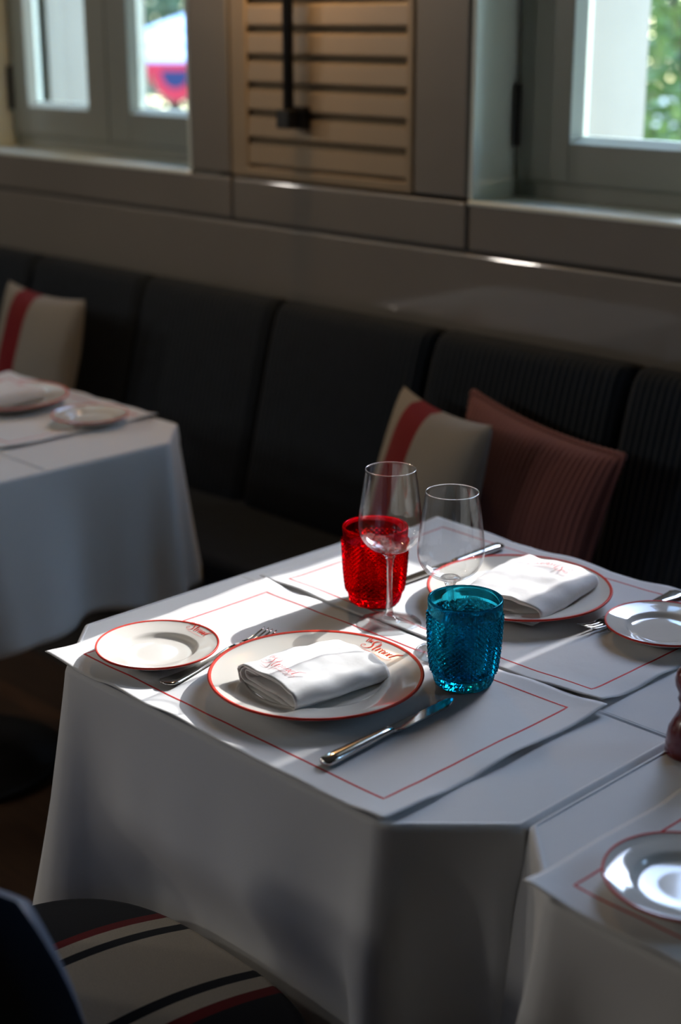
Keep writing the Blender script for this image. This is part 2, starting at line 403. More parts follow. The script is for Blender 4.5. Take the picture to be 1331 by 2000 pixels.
# ------------------------------------------------------------------ the banquette along the wall
bench = tag(empty('banquette', (0, 0, 0)), 'long charcoal corduroy banquette running under the windows', 'bench')
BX = [-5.11 + .5 * k for k in range(13)]
def back_cushion(x0, x1):
    prof = [(2.232, .43), (2.235, .48), (2.255, .56), (2.280, .66), (2.305, .76), (2.328, .845), (2.342, .890), (2.352, .912), (2.368, .924), (2.388, .927), (2.408, .920), (2.414, .89), (2.414, .60)]
    P = smooth_path([(0, a, b) for a, b in prof], 3); w = x1 - x0
    ribs = 31; per = 6; nu = ribs * per + 1; V = []
    for j, p in enumerate(P):
        for i in range(nu):
            u = i / (nu - 1); e = min(u, 1 - u) * w
            k = math.sqrt(max(0, 1 - (1 - min(1, e / .03)) ** 2))        # rounded side edges
            rib = .0042 * abs(math.sin(PI * ribs * u)) ** .7
            belly = .010 * math.sin(PI * u) ** .5
            y = p.y + (1 - k) * .030 - belly * k - rib * k; zz = p.z
            if p.z > .86: zz -= (1 - k) * .020 * min(1, (p.z - .86) / .05)
            if p.y > 2.372: y = min(2.416, p.y)
            V.append((x0 + .0015 + u * (w - .003), y, zz))
    return V, grid_faces(nu, len(P))
proto = None
for a, b in zip(BX, BX[1:]):
    if proto is None:
        V, F = back_cushion(0, .5); proto = obj('back_cushion', V, F, 'bench', bench); proto.location = (a, 0, 0); bm_ = proto.data
    else:
        o = bpy.data.objects.new('back_cushion', bm_); COL.objects.link(o); o.parent = bench; o.location = (a, 0, 0)
for k in range(6):
    a = BX[2 * k]; box('seat_cushion', (a + .002, 1.925, .335), (a + .998, 2.262, .46), 'bench', bench, bevel=.024, seg=4)
box('plinth', (BX[0], 1.96, .001), (BX[-1], 2.414, .335), 'bench_base', bench)

# ------------------------------------------------------------------ tables and cloths
def octagon(x0, x1, y0, y1, c):
    return [(x0 + c, y0), (x1 - c, y0), (x1, y0 + c), (x1, y1 - c), (x1 - c, y1), (x0 + c, y1), (x0, y1 - c), (x0, y0 + c)]

def table_with_cloth(x0, x1, y0, y1, tlabel, clabel, seed, hem=.40, corner_drop=.07, chamfer=.105, flare=.05, sides_free=(1, 1, 1, 1), soft_k=1., push=None):
    cx, cy = (x0 + x1) / 2, (y0 + y1) / 2
    t = tag(empty('pedestal_table', (cx, cy, 0)), tlabel, 'table', 'square tables under white cloths')
    ins = .008
    oc = octagon(x0 + ins - cx, x1 - ins - cx, y0 + ins - cy, y1 - ins - cy, chamfer)
    V = [(x, y, TZ - .028) for x, y in oc] + [(x, y, TZ - .004) for x, y in oc]
    obj('table_top', V, [tuple(range(7, -1, -1)), tuple(range(8, 16))] + [(k, (k + 1) % 8, 8 + (k + 1) % 8, 8 + k) for k in range(8)], 'wood', t, smooth=False)
    V, F = lathe([(0, .03), (.05, .03), (.036, .08), (.032, .4), (.036, .68), (.10, .715), (.10, .7215), (0, .7215)], 24); obj('column', V, F, 'iron', t)
    V, F = lathe([(0, .001), (.21, .001), (.215, .012), (.20, .022), (.06, .036), (0, .036)], 40); obj('base', V, F, 'iron', t)
    # --- the cloth
    rd = .007
    base = octagon(x0 - cx + rd, x1 - cx - rd, y0 - cy + rd, y1 - cy - rd, chamfer - rd * .6)
    pts, nrm, cor = [], [], []
    n8 = 8
    def edge_n(k):
        a, b = Vector((*base[k], 0)), Vector((*base[(k + 1) % 8], 0)); d = (b - a).normalized(); return Vector((d.y, -d.x, 0))
    for k in range(n8):
        a, b = Vector((*base[k], 0)), Vector((*base[(k + 1) % 8], 0)); L = (b - a).length; n = max(6, int(L / .012))
        for i in range(n):
            f = i / n; p = a.lerp(b, f); d0, d1 = f * L, (1 - f) * L
            nn = edge_n(k).copy(); bl = .022
            if d0 < bl: nn = edge_n(k).lerp((edge_n(k - 1) + edge_n(k)) / 2, 1 - d0 / bl)
            if d1 < bl: nn = edge_n(k).lerp((edge_n(k) + edge_n((k + 1) % 8)) / 2, 1 - d1 / bl)
            pts.append(p); nrm.append(nn.normalized()); cor.append((d0, d1, k))
    m = len(pts); V, F = [], []
    drops = [0, .0] + [TZ - 0.0] ; rows = 30
    ring = []
    per = 0.; arc = []
    for i in range(m):
        arc.append(per); per += (pts[(i + 1) % m] - pts[i]).length
    def bump_at(i, dd):
        d0, d1, k = cor[i]; s = arc[i]
        dmin = min(d0, d1)
        ridge = math.exp(-(dmin / .030) ** 2) * .17
        valley = -math.exp(-((dmin - .085) / .045) ** 2) * .06
        if k % 2 == 1: valley *= .6
        soft = soft_k * .10 * N3(s * 3.1 + seed * 7.3, seed, dd * .6) + .05 * soft_k * N3(s * 9.0, seed * 3.1, dd * .3)
        return dd ** 1.1 * (ridge + valley + soft)
    for j in range(rows + 1):
        ids = []
        for i in range(m):
            d0, d1, k = cor[i]; p, nn = pts[i], nrm[i]
            dc = min(d0, d1) if k % 2 == 0 else 0
            lowest = hem - corner_drop * math.exp(-(dc / .12) ** 2)
            if j <= 4:
                an = j / 4 * PI / 2; off, zz = rd * math.sin(an), TZ - rd + rd * math.cos(an)
            else:
                f = (j - 4) / (rows - 4); dd = f * (TZ - rd - lowest)
                off = rd + flare * dd + bump_at(i, dd); zz = TZ - rd - dd
                if zz < lowest + .026: off += .0012
            sf = sides_free[0] if nn.y < -.5 else sides_free[1] if nn.x > .5 else sides_free[2] if nn.y > .5 else sides_free[3]
            if not sf: off = min(off, rd + .003)
            if push and nn.y < -.5:    # the seat of the chair presses the cloth inwards
                pk = max(0., 1 - max(0., abs(p.x + cx - push[0]) - push[1]) / .10); pk = pk * pk * (3 - 2 * pk)
                hz = min(1., max(0., (.60 - zz) / .14)); hz = hz * hz * (3 - 2 * hz)
                off = off + (push[2] - off) * pk * hz
            ids.append(len(V)); V.append((p.x + nn.x * off, p.y + nn.y * off, zz - TZ))
        ring.append(ids)
    for a, b in zip(ring, ring[1:]):
        for i in range(m):
            i2 = (i + 1) % m; F.append((a[i], a[i2], b[i2], b[i]))
    # flat top in strips, with the pressed fold running across the middle
    ys = sorted(set([base[k][1] for k in range(8)] + [-.006, -.002, 0.0, .004]))
    def span(y):
        X = []
        for k in range(8):
            (ax, ay), (bx, by) = base[k], base[(k + 1) % 8]
            if abs(ay - by) < 1e-9:
                if abs(ay - y) < 1e-9: X += [ax, bx]
            elif min(ay, by) - 1e-9 <= y <= max(ay, by) + 1e-9: X.append(ax + (bx - ax) * (y - ay) / (by - ay))
        return min(X), max(X)
    prev = None
    for y in ys:
        a, b = span(y); zz = {-.002: .0011, 0.0: .0011}.get(y, 0.)
        cur = (len(V), len(V) + 1); V += [(a, y, zz), (b, y, zz)]
        if prev: F.append((prev[0], prev[1], cur[1], cur[0]))
        prev = cur
    c = obj('tablecloth', V, F, 'cloth'); c.location = (cx, cy, TZ)
    for pl in c.data.polygons:
        if pl.normal.z > .999: pl.use_smooth = False
    sol = c.modifiers.new('thickness', 'SOLIDIFY'); sol.thickness = .0012; sol.offset = -1
    tag(c, clabel, 'tablecloth', 'white tablecloths')
    return c

A0, A1, B0, B1 = -1.642, -.862, 1.010, 1.790
table_with_cloth(A0, A1, B0, B1, 'square pedestal table hidden under the cloth set with coloured glasses',
                 'white cloth on the middle table below the red and blue tumblers', 1, hem=.40, sides_free=(1, 0, 0, 1), push=(-1.225, .17, -.030))
table_with_cloth(A1 + .003, A1 + .783, B0 + .008, B1 + .008, 'square pedestal table hidden under the cloth at the lower right',
                 'white cloth on the table at the lower right, joined to the middle one', 2, hem=.40, sides_free=(1, 1, 0, 0))
table_with_cloth(-3.092, -2.312, 1.12, 1.90, 'square pedestal table hidden under the cloth at the far left',
                 'dim white cloth on the far table at the left', 3, hem=.44, corner_drop=.04, soft_k=3.6, sides_free=(1, 1, 0, 1))

# ------------------------------------------------------------------ placemats
MATZ = TZ + .0012
def placemat(x0, x1, y0, y1, label, seed, inset=(.037, .037, .037, .037), amp=.006):
    nu, nv = 90, 60; W, L = x1 - x0, y1 - y0; cx, cy = (x0 + x1) / 2, (y0 + y1) / 2
    def zf(x, y):
        e = min(x - x0, x1 - x, y - y0, y1 - y); k = max(0, 1 - e / .055) ** 1.6
        dc = min(math.hypot(x - a, y - b) for a in (x0, x1) for b in (y0, y1))
        n = N3(x * 11 + seed * 3, y * 11, seed); n2 = N3(x * 4, y * 4 + seed, seed * 2)
        return .0004 + k * amp * max(0, .35 + n * 1.3) + .004 * math.exp(-(dc / .035) ** 2) * (1 + n2) + .0006 * max(0, n2)
    def wob(x, y):
        return (.003 * N3(y * 9 + seed, seed * 5, 0), .003 * N3(x * 9 + seed, 3, seed))
    V = []
    for j in range(nv):
        for i in range(nu):
            x = x0 + W * i / (nu - 1); y = y0 + L * j / (nv - 1)
            ex = abs(i / (nu - 1) - .5) * 2; ey = abs(j / (nv - 1) - .5) * 2; wx, wy = wob(x, y)
            V.append((x - cx + wx * ex ** 4, y - cy + wy * ey ** 4, zf(x, y)))
    o = obj('placemat', V, grid_faces(nu, nv), 'mat'); o.location = (cx, cy, MATZ)
    s = o.modifiers.new('thickness', 'SOLIDIFY'); s.thickness = .0009; s.offset = 1
    tag(o, label, 'placemat', 'white placemats with a red stitched border')
    # stitched red border
    l, r_, b, t = x0 + inset[0], x1 - inset[1], y0 + inset[2], y1 - inset[3]; hw = .0015
    path = []
    for (a, c) in (((l, b), (r_, b)), ((r_, b), (r_, t)), ((r_, t), (l, t)), ((l, t), (l, b))):
        for i in range(40):
            f = i / 40; path.append((a[0] + (c[0] - a[0]) * f, a[1] + (c[1] - a[1]) * f))
    V, F = [], []; m = len(path)
    for i, (x, y) in enumerate(path):
        (xa, ya), (xb, yb) = path[i - 1], path[(i + 1) % m]
        d = Vector((xb - xa, yb - ya)).normalized(); n = Vector((-d.y, d.x))
        if i % 40 == 0: n = n * 1.414
        x2, y2 = x + .0009 * N3(x * 25, y * 25, seed), y + .0009 * N3(x * 25, y * 25, seed + 9)
        zz = zf(x, y) + .0010
        for sgn, dz in ((-1, 0), (0, .0005), (1, 0)): V.append((x2 + n.x * hw * sgn - cx, y2 + n.y * hw * sgn - cy, zz + dz))
    for i in range(m):
        i2 = (i + 1) % m
        F += [(i2 * 3, i * 3, i * 3 + 1, i2 * 3 + 1), (i2 * 3 + 1, i * 3 + 1, i * 3 + 2, i2 * 3 + 2)]
    st = obj('stitched_border', V, F, 'red_thread', o); st['label'] = 'red stitched border line'
    return o
placemat(-1.587, -.964, 1.012, 1.404, 'white placemat under the plate nearest the camera and the blue tumbler', 1, (.037, .037, .038, .031))
placemat(-1.604, -.974, 1.408, 1.806, 'white placemat on the bench side of the middle table', 2, (.037, .036, .026, .028))
placemat(-.788, -.17, 1.022, 1.412, 'white placemat under the bread plate at the lower right', 3, (.036, .037, .036, .036))
placemat(-3.06, -2.487, 1.52, 1.905, 'white placemat on the far left table', 4, (.037, .037, .037, .03))
OZ = MATZ + .0019                 # things stand on the mats

# ------------------------------------------------------------------ lettering: the script wordmark in strokes
WORD = [
    # the
    [(.72, 3.2), (.62, 2.7), (.58, 2.25), (.75, 2.12), (.92, 2.3)], [(.42, 2.86), (.75, 2.9), (1.0, 2.96)],
    [(1.18, 3.25), (1.05, 2.7), (.98, 2.14)], [(1.03, 2.4), (1.2, 2.64), (1.34, 2.55), (1.28, 2.2), (1.42, 2.14)],
    [(1.52, 2.36), (1.72, 2.46), (1.78, 2.62), (1.62, 2.66), (1.52, 2.4), (1.62, 2.14), (1.92, 2.28)],
    # S
    [(3.02, 2.12), (3.28, 2.45), (3.1, 2.86), (2.6, 2.86), (2.18, 2.5), (2.1, 2.0), (2.34, 1.45), (2.36, .86), (2.02, .36), (1.4, .12), (.7, .2), (.3, .6), (.36, 1.0), (.72, 1.12), (1.08, .98)],
    # t
    [(3.62, 2.4), (3.38, 1.5), (3.2, .55), (3.3, .12), (3.62, .2)], [(2.86, 1.5), (3.4, 1.56), (4.05, 1.66)],
    # r
    [(3.62, .2), (4.02, 1.06), (4.2, 1.3), (4.12, .8), (3.98, .1)], [(4.04, .5), (4.32, 1.0), (4.62, 1.26), (4.86, 1.1)],
    # a
    [(5.66, 1.1), (5.36, 1.22), (4.98, .86), (4.9, .3), (5.16, .08), (5.5, .5), (5.76, 1.12), (5.62, .5), (5.7, .1), (6.0, .28)],
    # n
    [(6.0, .28), (6.34, 1.16), (6.2, .6), (6.08, .06)], [(6.14, .42), (6.5, 1.0), (6.82, 1.18), (6.92, .86), (6.78, .3), (6.9, .06), (7.18, .26)],
    # d
    [(8.02, 1.08), (7.66, 1.2), (7.28, .8), (7.22, .28), (7.48, .06), (7.86, .5), (8.2, 1.12)],
    [(9.35, 2.42), (8.85, 2.02), (8.42, 1.66), (8.2, 1.12), (8.06, .5), (8.12, .12), (8.4, .2)],
    # the tail under the word
    [(1.2, -.42), (2.6, -.62), (4.6, -.86), (6.6, -.98), (8.1, -.84), (8.86, -.42), (8.92, .02), (8.66, .12)],
]
def wordmark(name, parent, width, place, material, sub=5, wmul=1.0):
    """place(x, y) -> local 3D point for text coordinates in metres centred on the word"""
    k = width / 9.2; V, F = [], []
    for s, st in enumerate(WORD):
        P = smooth_path([(a, b, 0) for a, b in st], sub); base = len(V)
        for i, p in enumerate(P):
            d = (P[min(i + 1, len(P) - 1)] - P[max(i - 1, 0)]).normalized(); n = Vector((-d.y, d.x, 0))
            thick = .055 + .10 * max(0., -d.y * .85 + abs(d.y) * .25)
            if s < 5: thick *= .62
            if s == len(WORD) - 1: thick = .045
            ends = min(1, min(i, len(P) - 1 - i) / 3 + .5); thick *= ends * wmul
            for sg in (-1, 1):
                q = p + n * thick * sg; V.append(place((q.x - 4.8) * k, (q.y - .9) * k))
        for i in range(len(P) - 1):
            F.append((base + 2 * i, base + 2 * i + 1, base + 2 * i + 3, base + 2 * i + 2))
    return obj(name, V, F, material, parent, smooth=False)

# ------------------------------------------------------------------ plates
def plate_curve(Rr):
    k = Rr / .135; w = .62 * Rr
    up = [(0, .0078), (w * .5, .0079), (w * .86, .0083), (w * .95, .0098), (w, .0128), (w * 1.045, .0156), (w * 1.10, .0168), (Rr * .85, .0196), (Rr * .95, .0224), (Rr * .985, .0238)]
    return [(r, z * (.55 + .45 * k)) for r, z in up]
def plate(loc, Rr, name, label, group, text=None, rz=0.):
    up = plate_curve(Rr); zt = up[-1][1]; w = .62 * Rr
    prof = up + [(Rr * .996, zt + .0003), (Rr, zt - .0008), (Rr * .994, zt - .0026), (Rr * .9, zt * .62 + .001), (w * 1.1, .0060), (w * .98, .0034), (w * .93, .0004), (w * .90, 0), (w * .86, .0004), (w * .83, .0028), (0, .0030)]
    V, F = lathe(prof[::-1], 96)
    t = tag(empty(name, loc, rz), label, 'plate', group)
    obj('dish', V, F, 'china', t)
    a = [(Rr * .968, up[-2][1] + (up[-1][1] - up[-2][1]) * .5 + .0002), (Rr * .985, zt + .0003), (Rr * .996, zt + .0007), (Rr * 1.003, zt - .0008), (Rr * .998, zt - .0022)]
    V, F = lathe(a[::-1], 96); b = obj('rim_line', V, F, 'red_print', t); b['label'] = 'red painted rim line'
    if text:
        wd, rr, ang = text
        def zat(r):
            for (r0, z0), (r1, z1) in zip(up, up[1:]):
                if r0 <= r <= r1: return z0 + (z1 - z0) * (r - r0) / (r1 - r0)
            return zt
        def place(x, y):
            # follow the circle: x runs along the arc, y outwards; seen from the diner the word stands at the top of the rim
            r = rr + y; th = ang - x / rr; return (r * math.cos(th), r * math.sin(th), zat(r) + .0005)
        o = wordmark('wordmark', t, wd, place, 'red_print'); o['label'] = 'red script lettering the Strand'
    return t
P1, P2 = (-1.255, 1.192, OZ), (-1.269, 1.610, OZ)
plate(P1, .135, 'dinner_plate', 'red-rimmed dinner plate nearest the camera holding a napkin, script on its rim', 'red-rimmed dinner plates', text=(.066, .1135, R(88)))
plate(P2, .133, 'dinner_plate', 'red-rimmed dinner plate behind the blue tumbler on the bench side', 'red-rimmed dinner plates')
plate((-2.795, 1.728, OZ), .135, 'dinner_plate', 'blurred dinner plate with napkin on the far left table', 'red-rimmed dinner plates')
plate((-1.474, 1.113, OZ), .0812, 'bread_plate', 'sunlit bread plate at the left corner of the middle table', 'red-rimmed bread plates', text=(.046, .0715, R(90)))
plate((-1.048, 1.650, OZ), .081, 'bread_plate', 'bread plate at the right edge beside the upturned fork', 'red-rimmed bread plates')
plate((-.670, 1.125, OZ), .081, 'bread_plate', 'bread plate at the lower right on the joined table', 'red-rimmed bread plates')
plate((-2.543, 1.770, OZ), .080, 'bread_plate', 'small blurred bread plate on the far left table', 'red-rimmed bread plates')

# ------------------------------------------------------------------ napkins
def napkin(loc, rz, W, L, H, label, seed, text=None, tilt=(0, 0), lift=0.):
    """cloth rolled flat: the loose layers show at the two ends"""
    turns, dt = 2.6, .0043; per = 44; st = []
    n = int(turns * per)
    for i in range(n + 1):
        t = i / per; de = dt * t; h = max(.0022, H / 2 - de); w = W / 2 - de * .8; f = (t % 1)
        a = w - h; peri = 4 * a + 2 * PI * h; s = f * peri
        if s < 2 * a: x, zz = a - s, -h                              # bottom, right to left
        elif s < 2 * a + PI * h: q = (s - 2 * a) / h; x, zz = -a - h * math.sin(q), -h * math.cos(q)
        elif s < 4 * a + PI * h: x, zz = -a + (s - 2 * a - PI * h), h
        else: q = (s - 4 * a - PI * h) / h; x, zz = a + h * math.sin(q), h * math.cos(q)
        st.append((x, zz + H / 2, t))
    def deform(x, y, zz, t=0.):
        v = y / (L / 2); fz = zz / H
        sq = 1 - .16 * v * v * (1 if v > 0 else .4) - .10 * (x / (W / 2)) ** 2 + .10 * N3(x * 22 + seed, y * 18, seed)
        z2 = zz * max(.35, sq) + fz * .0035 * N3(x * 45 + seed * 2, y * 40, 3.3)
        x2 = x * (1 - .05 * v * v) + .0022 * N3(y * 30, zz * 60, seed) ; y2 = y + .003 * N3(x * 28, zz * 80 + t, seed + 4)
        y2 += .005 * (t - 1.3) * (1 if v > .9 or v < -.9 else 0) * .6 * (-1 if v < 0 else 1) * -1
        return (x2, y2, z2)
    nl = 30; V = []
    for j in range(nl):
        y = -L / 2 + L * j / (nl - 1)
        for (x, zz, t) in st: V.append(deform(x, y, zz, t))
    o = obj('napkin', V, grid_faces(n + 1, nl), 'napkin'); o.location = loc; o.rotation_euler = (tilt[0], tilt[1], rz)
    s = o.modifiers.new('thickness', 'SOLIDIFY'); s.thickness = .0015; s.offset = 0
    tag(o, label, 'napkin', 'folded white napkins')
    if text:
        wd, tx, ty, ta = text
        def place(x, y):
            px, py = tx + x * math.cos(ta) - y * math.sin(ta), ty + x * math.sin(ta) + y * math.cos(ta)
            p = deform(px, py, H); return (p[0], p[1], p[2] + .0013)
        b = wordmark('embroidery', o, wd * .92, place, 'red_thread', wmul=.6); b['label'] = 'red embroidered script the Strand'
    return o
NZ = OZ + .0092
napkin((-1.253, 1.188, NZ), R(-4), .124, .150, .034, 'folded napkin with open layered end on the nearest dinner plate', 1, text=(.074, -.008, -.050, R(2)), tilt=(R(-2), R(2)))
napkin((-1.250, 1.612, NZ), R(6), .148, .152, .036, 'folded napkin with upside-down script on the bench-side dinner plate', 5, text=(.078, .006, .048, R(180)), tilt=(R(3), 0))
napkin((-2.795, 1.715, NZ), R(3), .135, .150, .036, 'blurred folded napkin on the far left plate', 9, text=(.078, .0, .045, R(180)))

# ------------------------------------------------------------------ cutlery (local +Y towards the tip)
def loft(stations, n=12):
    """stations: (y, half width, half thickness, z centre)"""
    V, F = [], []
    for (y, a, b, zc) in stations:
        for k in range(n):
            t = 2 * PI * k / n; c, s = math.cos(t), math.sin(t)
            V.append((a * math.copysign(abs(c) ** .75, c), y, zc + b * math.copysign(abs(s) ** .85, s)))
    m = len(stations)
    for j in range(m - 1):
        for k in range(n):
            k2 = (k + 1) % n; F.append((j * n + k, j * n + k2, (j + 1) * n + k2, (j + 1) * n + k))
    F.append(tuple(range(n - 1, -1, -1))); F.append(tuple(range((m - 1) * n, m * n)))
    return V, F
def knife(loc, rz, label):
    k = tag(empty('table_knife', loc, rz), label, 'knife', 'steel table knives')
    st = [(0, .003, .002, .0055), (.002, .0075, .0042, .0055), (.006, .0095, .0052, .0058), (.02, .0092, .0056, .006), (.06, .0080, .0052, .006), (.095, .0068, .0046, .006), (.108, .0066, .0046, .006), (.114, .0056, .0036, .006), (.118, .0040, .0022, .006)]
    V, F = loft(st, 16); obj('handle', V, F, 'steel', k)
    # blade: straight back, full edge, rounded tip
    pts = [(.004, .115), (.0075, .121), (.0098, .132), (.0102, .18), (.0096, .205), (.0078, .219), (.0035, .229), (-.0008, .2315), (-.0042, .228), (-.0058, .215), (-.0062, .16), (-.0062, .125), (-.0045, .115)]
    P = smooth_path([(a, b, 0) for a, b in pts], 3, closed=True); V, F = [], []; m = len(P)
    cx = .002
    for zz, inn in ((.0042, 1.), (.0058, .90)):
        V += [(cx + (p.x - cx) * inn, p.y, zz + .0006) for p in P]
    V += [(cx + (p.x - cx) * .90, p.y, .0030) for p in P]
    F = [tuple(range(m, 2 * m)), tuple(range(3 * m - 1, 2 * m - 1, -1))]
    for i in range(m):
        i2 = (i + 1) % m; F += [(i, i2, m + i2, m + i), (i2, i, 2 * m + i, 2 * m + i2)]
    obj('blade', V, F, 'steel', k, smooth=False); return k
def fork(loc, rz, label, pitch_=0.):
    f = tag(empty('table_fork', loc, rz), label, 'fork', 'steel table forks'); f.rotation_euler = (pitch_, 0, rz)
    st = [(0, .004, .0012, .006), (.002, .009, .0016, .0058), (.008, .0132, .0020, .0052), (.02, .0124, .0021, .0040), (.06, .0075, .0018, .0035), (.10, .0042, .0020, .0062), (.125, .0034, .0022, .0090), (.14, .0042, .0020, .0092)]
    V, F = loft(st, 14); obj('handle', V, F, 'steel', f)
    st = [(.138, .0042, .0018, .0092), (.146, .0075, .0013, .0076), (.154, .0112, .0011, .0054), (.162, .0124, .0011, .0038), (.170, .0126, .0011, .0030)]
    V, F = loft(st, 14); obj('bowl', V, F, 'steel', f)
    for i in range(4):
        x = (-1.5 + i) * .0070
        st = [(.168, .0022, .0010, .0030), (.180, .0020, .0010, .0028), (.195, .0018, .0010, .0038), (.208, .0015, .0009, .0066), (.2145, .0008, .0006, .0090)]
        V, F = loft(st, 8); o = obj('tine', [(a + x, b, c) for a, b, c in V], F, 'steel', f)
    return f
knife((-1.098, 1.053, OZ), R(2.6), 'table knife beside the nearest plate, its tip by the blue tumbler')
fork((-1.393, 1.058, OZ), R(9), 'table fork between the sunlit bread plate and the nearest plate')
knife((-1.432, 1.768, OZ), R(180), 'table knife behind the red tumbler, partly hidden by the rear plate')
fork((-1.118, 1.795, OZ), R(176), 'table fork poking out from under the right-hand bread plate')

# ------------------------------------------------------------------ glasses
def wine_glass(loc, label, rz=0.):
    g = tag(empty('wine_glass', loc, rz), label, 'wine glass', 'clear stemmed wine glasses')
    H = .224
    foot = [(0, .0002), (.043, .0002), (.0452, .0010), (.0445, .0020), (.030, .0036), (.016, .0058), (.010, .0090), (.0066, .0140)]
    V, F = lathe([(0, .0012)] + foot[1:] + [(0, .0140)], 72); obj('foot', V, F, 'stem', g)
    stem = [(0, .0138), (.0066, .0138), (.0050, .022), (.0040, .040), (.0037, .060), (.0040, .080), (.0052, .094), (.0085, .1020), (.014, .1062), (.012, .1085), (0, .1092)]
    V, F = lathe(stem, 40); obj('stem', V, F, 'stem', g)
    out = smooth_path([(a, 0, b) for a, b in ((.0135, .1062), (.025, .1110), (.0350, .1195), (.0415, .1305), (.0438, .1420), (.0432, .1560), (.0408, .1780), (.0376, .2020), (.0344, H - .0008))], 5)
    prof = [(p.x, p.z) for p in out]
    inn = [(r - .0011 - .0012 * max(0, (.135 - z)) / .03, z + (.0024 if z < .112 else .0008 if z < .13 else 0)) for r, z in prof]
    loop = prof + [(.0338, H + .0001)] + inn[::-1] + [(0, inn[0][1])]
    V, F = lathe(loop, 72); obj('bowl', V, F, 'bowl', g)
    V, F = tube([(.0339 * math.cos(2 * PI * k / 72), .0339 * math.sin(2 * PI * k / 72), H) for k in range(72)], .00075, 8, True); obj('rim', V, F, 'rim', g)
    return g
wine_glass((-1.340, 1.4135, OZ), 'clear stemmed wine glass standing before the red tumbler')
wine_glass((-1.213, 1.3945, OZ), 'clear stemmed wine glass standing behind the blue tumbler')

def tumbler(loc, label, material, rz):
    """pressed tumbler: points in relief between crossing grooves, smooth rim band, thick foot"""
    N = 36; K = 2 * N
    def Ro(z):
        pts = [(0, .0350), (.004, .0366), (.012, .0386), (.025, .0412), (.045, .0434), (.07, .0449), (.097, .0461), (.115, .0466)]
        for (z0, r0), (z1, r1) in zip(pts, pts[1:]):
            if z0 <= z <= z1: return r0 + (r1 - r0) * (z - z0) / (z1 - z0)
        return pts[-1][1]
    rows = []                      # (list of (r, z, angle offset))
    rows.append([(.0335, 0)] * K)
    rows.append([(.0362, .0022)] * K)
    rows.append([(.0372 + (.0009 if (k // 2) % 2 else 0), .0060) for k in range(K)])
    rows.append([(.0386 + (.0009 if ((k + 1) // 2) % 2 else 0), .0125) for k in range(K)])
    z0, z1, nr = .0165, .0965, 24
    rows.append([(Ro(z0 - .001), z0 - .001)] * K)
    start = len(rows)
    for j in range(nr + 1):
        z = z0 + (z1 - z0) * j / nr
        rows.append([(Ro(z) + (0 if (j + k) % 2 == 0 or j in (0, nr) else .0038), z) for k in range(K)])
    endl = len(rows) - 1
    rows.append([(Ro(.0975) + .0002, .0978)] * K); rows.append([(.0467, .100)] * K); rows.append([(.0472, .1125)] * K)
    rows.append([(.0468, .1143)] * K); rows.append([(.0453, .1150)] * K); rows.append([(.0442, .1143)] * K); rows.append([(.0436, .1122)] * K)
    for z in (.105, .09, .07, .05, .03, .018): rows.append([(Ro(z) - .0036 - (.0008 if z < .04 else 0), z)] * K)
    rows.append([(.0325, .0135)] * K); rows.append([(.026, .0120)] * K)
    V, F, sm = [], [], []
    for row in rows:
        for k in range(K):
            a = 2 * PI * k / K; r, z = row[k]; V.append((r * math.cos(a), r * math.sin(a), z))
    for j in range(len(rows) - 1):
        for k in range(K):
            k2 = (k + 1) % K; a, b, c, d = j * K + k, j * K + k2, (j + 1) * K + k2, (j + 1) * K + k
            if start <= j < endl:
                if (j - start + k) % 2 == 0: F += [(a, b, c), (a, c, d)]
                else: F += [(a, b, d), (b, c, d)]
                sm += [False, False]
            else:
                F.append((a, b, c, d)); sm.append(j > endl + 1)
    cb = len(V); V.append((0, 0, .0012)); ct = len(V); V.append((0, 0, .0115)); last = (len(rows) - 1) * K
    for k in range(K):
        k2 = (k + 1) % K; F += [(cb, k2, k), (ct, last + k, last + k2)]; sm += [False, True]
    o = obj('tumbler', V, F, material, None, smooth=False); o.data.polygons.foreach_set('use_smooth', sm)
    o.location = loc; o.rotation_euler = (0, 0, rz)
    return tag(o, label, 'tumbler', 'pressed glass tumblers')
tumbler((-1.416, 1.463, OZ), 'ruby red pressed glass tumbler covered in raised points', 'red_glass', .2)
tumbler((-1.139, 1.339, OZ), 'teal blue pressed glass tumbler covered in raised points', 'blue_glass', .05)

# ------------------------------------------------------------------ pepper mill on the joined table
V, F = lathe([(0, 0), (.027, 0), (.0285, .002), (.0285, .014), (.0272, .017), (.0278, .020), (.0262, .032), (.0208, .043), (.0160, .053), (.0152, .060), (.0172, .066), (.0180, .068), (.0166, .071), (.0176, .076), (.0216, .084), (.0226, .092), (.0206, .101), (.0140, .108), (.0060, .1115), (0, .112)], 48)
pm = tag(empty('pepper_mill', (-.8315, 1.3805, TZ + .001)), 'dark red turned pepper mill cut off by the right edge', 'pepper mill')
obj('body', V, F, 'mill', pm)
V, F = lathe([(0, .1115), (.006, .1115), (.008, .115), (.006, .120), (0, .122)], 24); obj('knob', V, F, 'steel', pm)

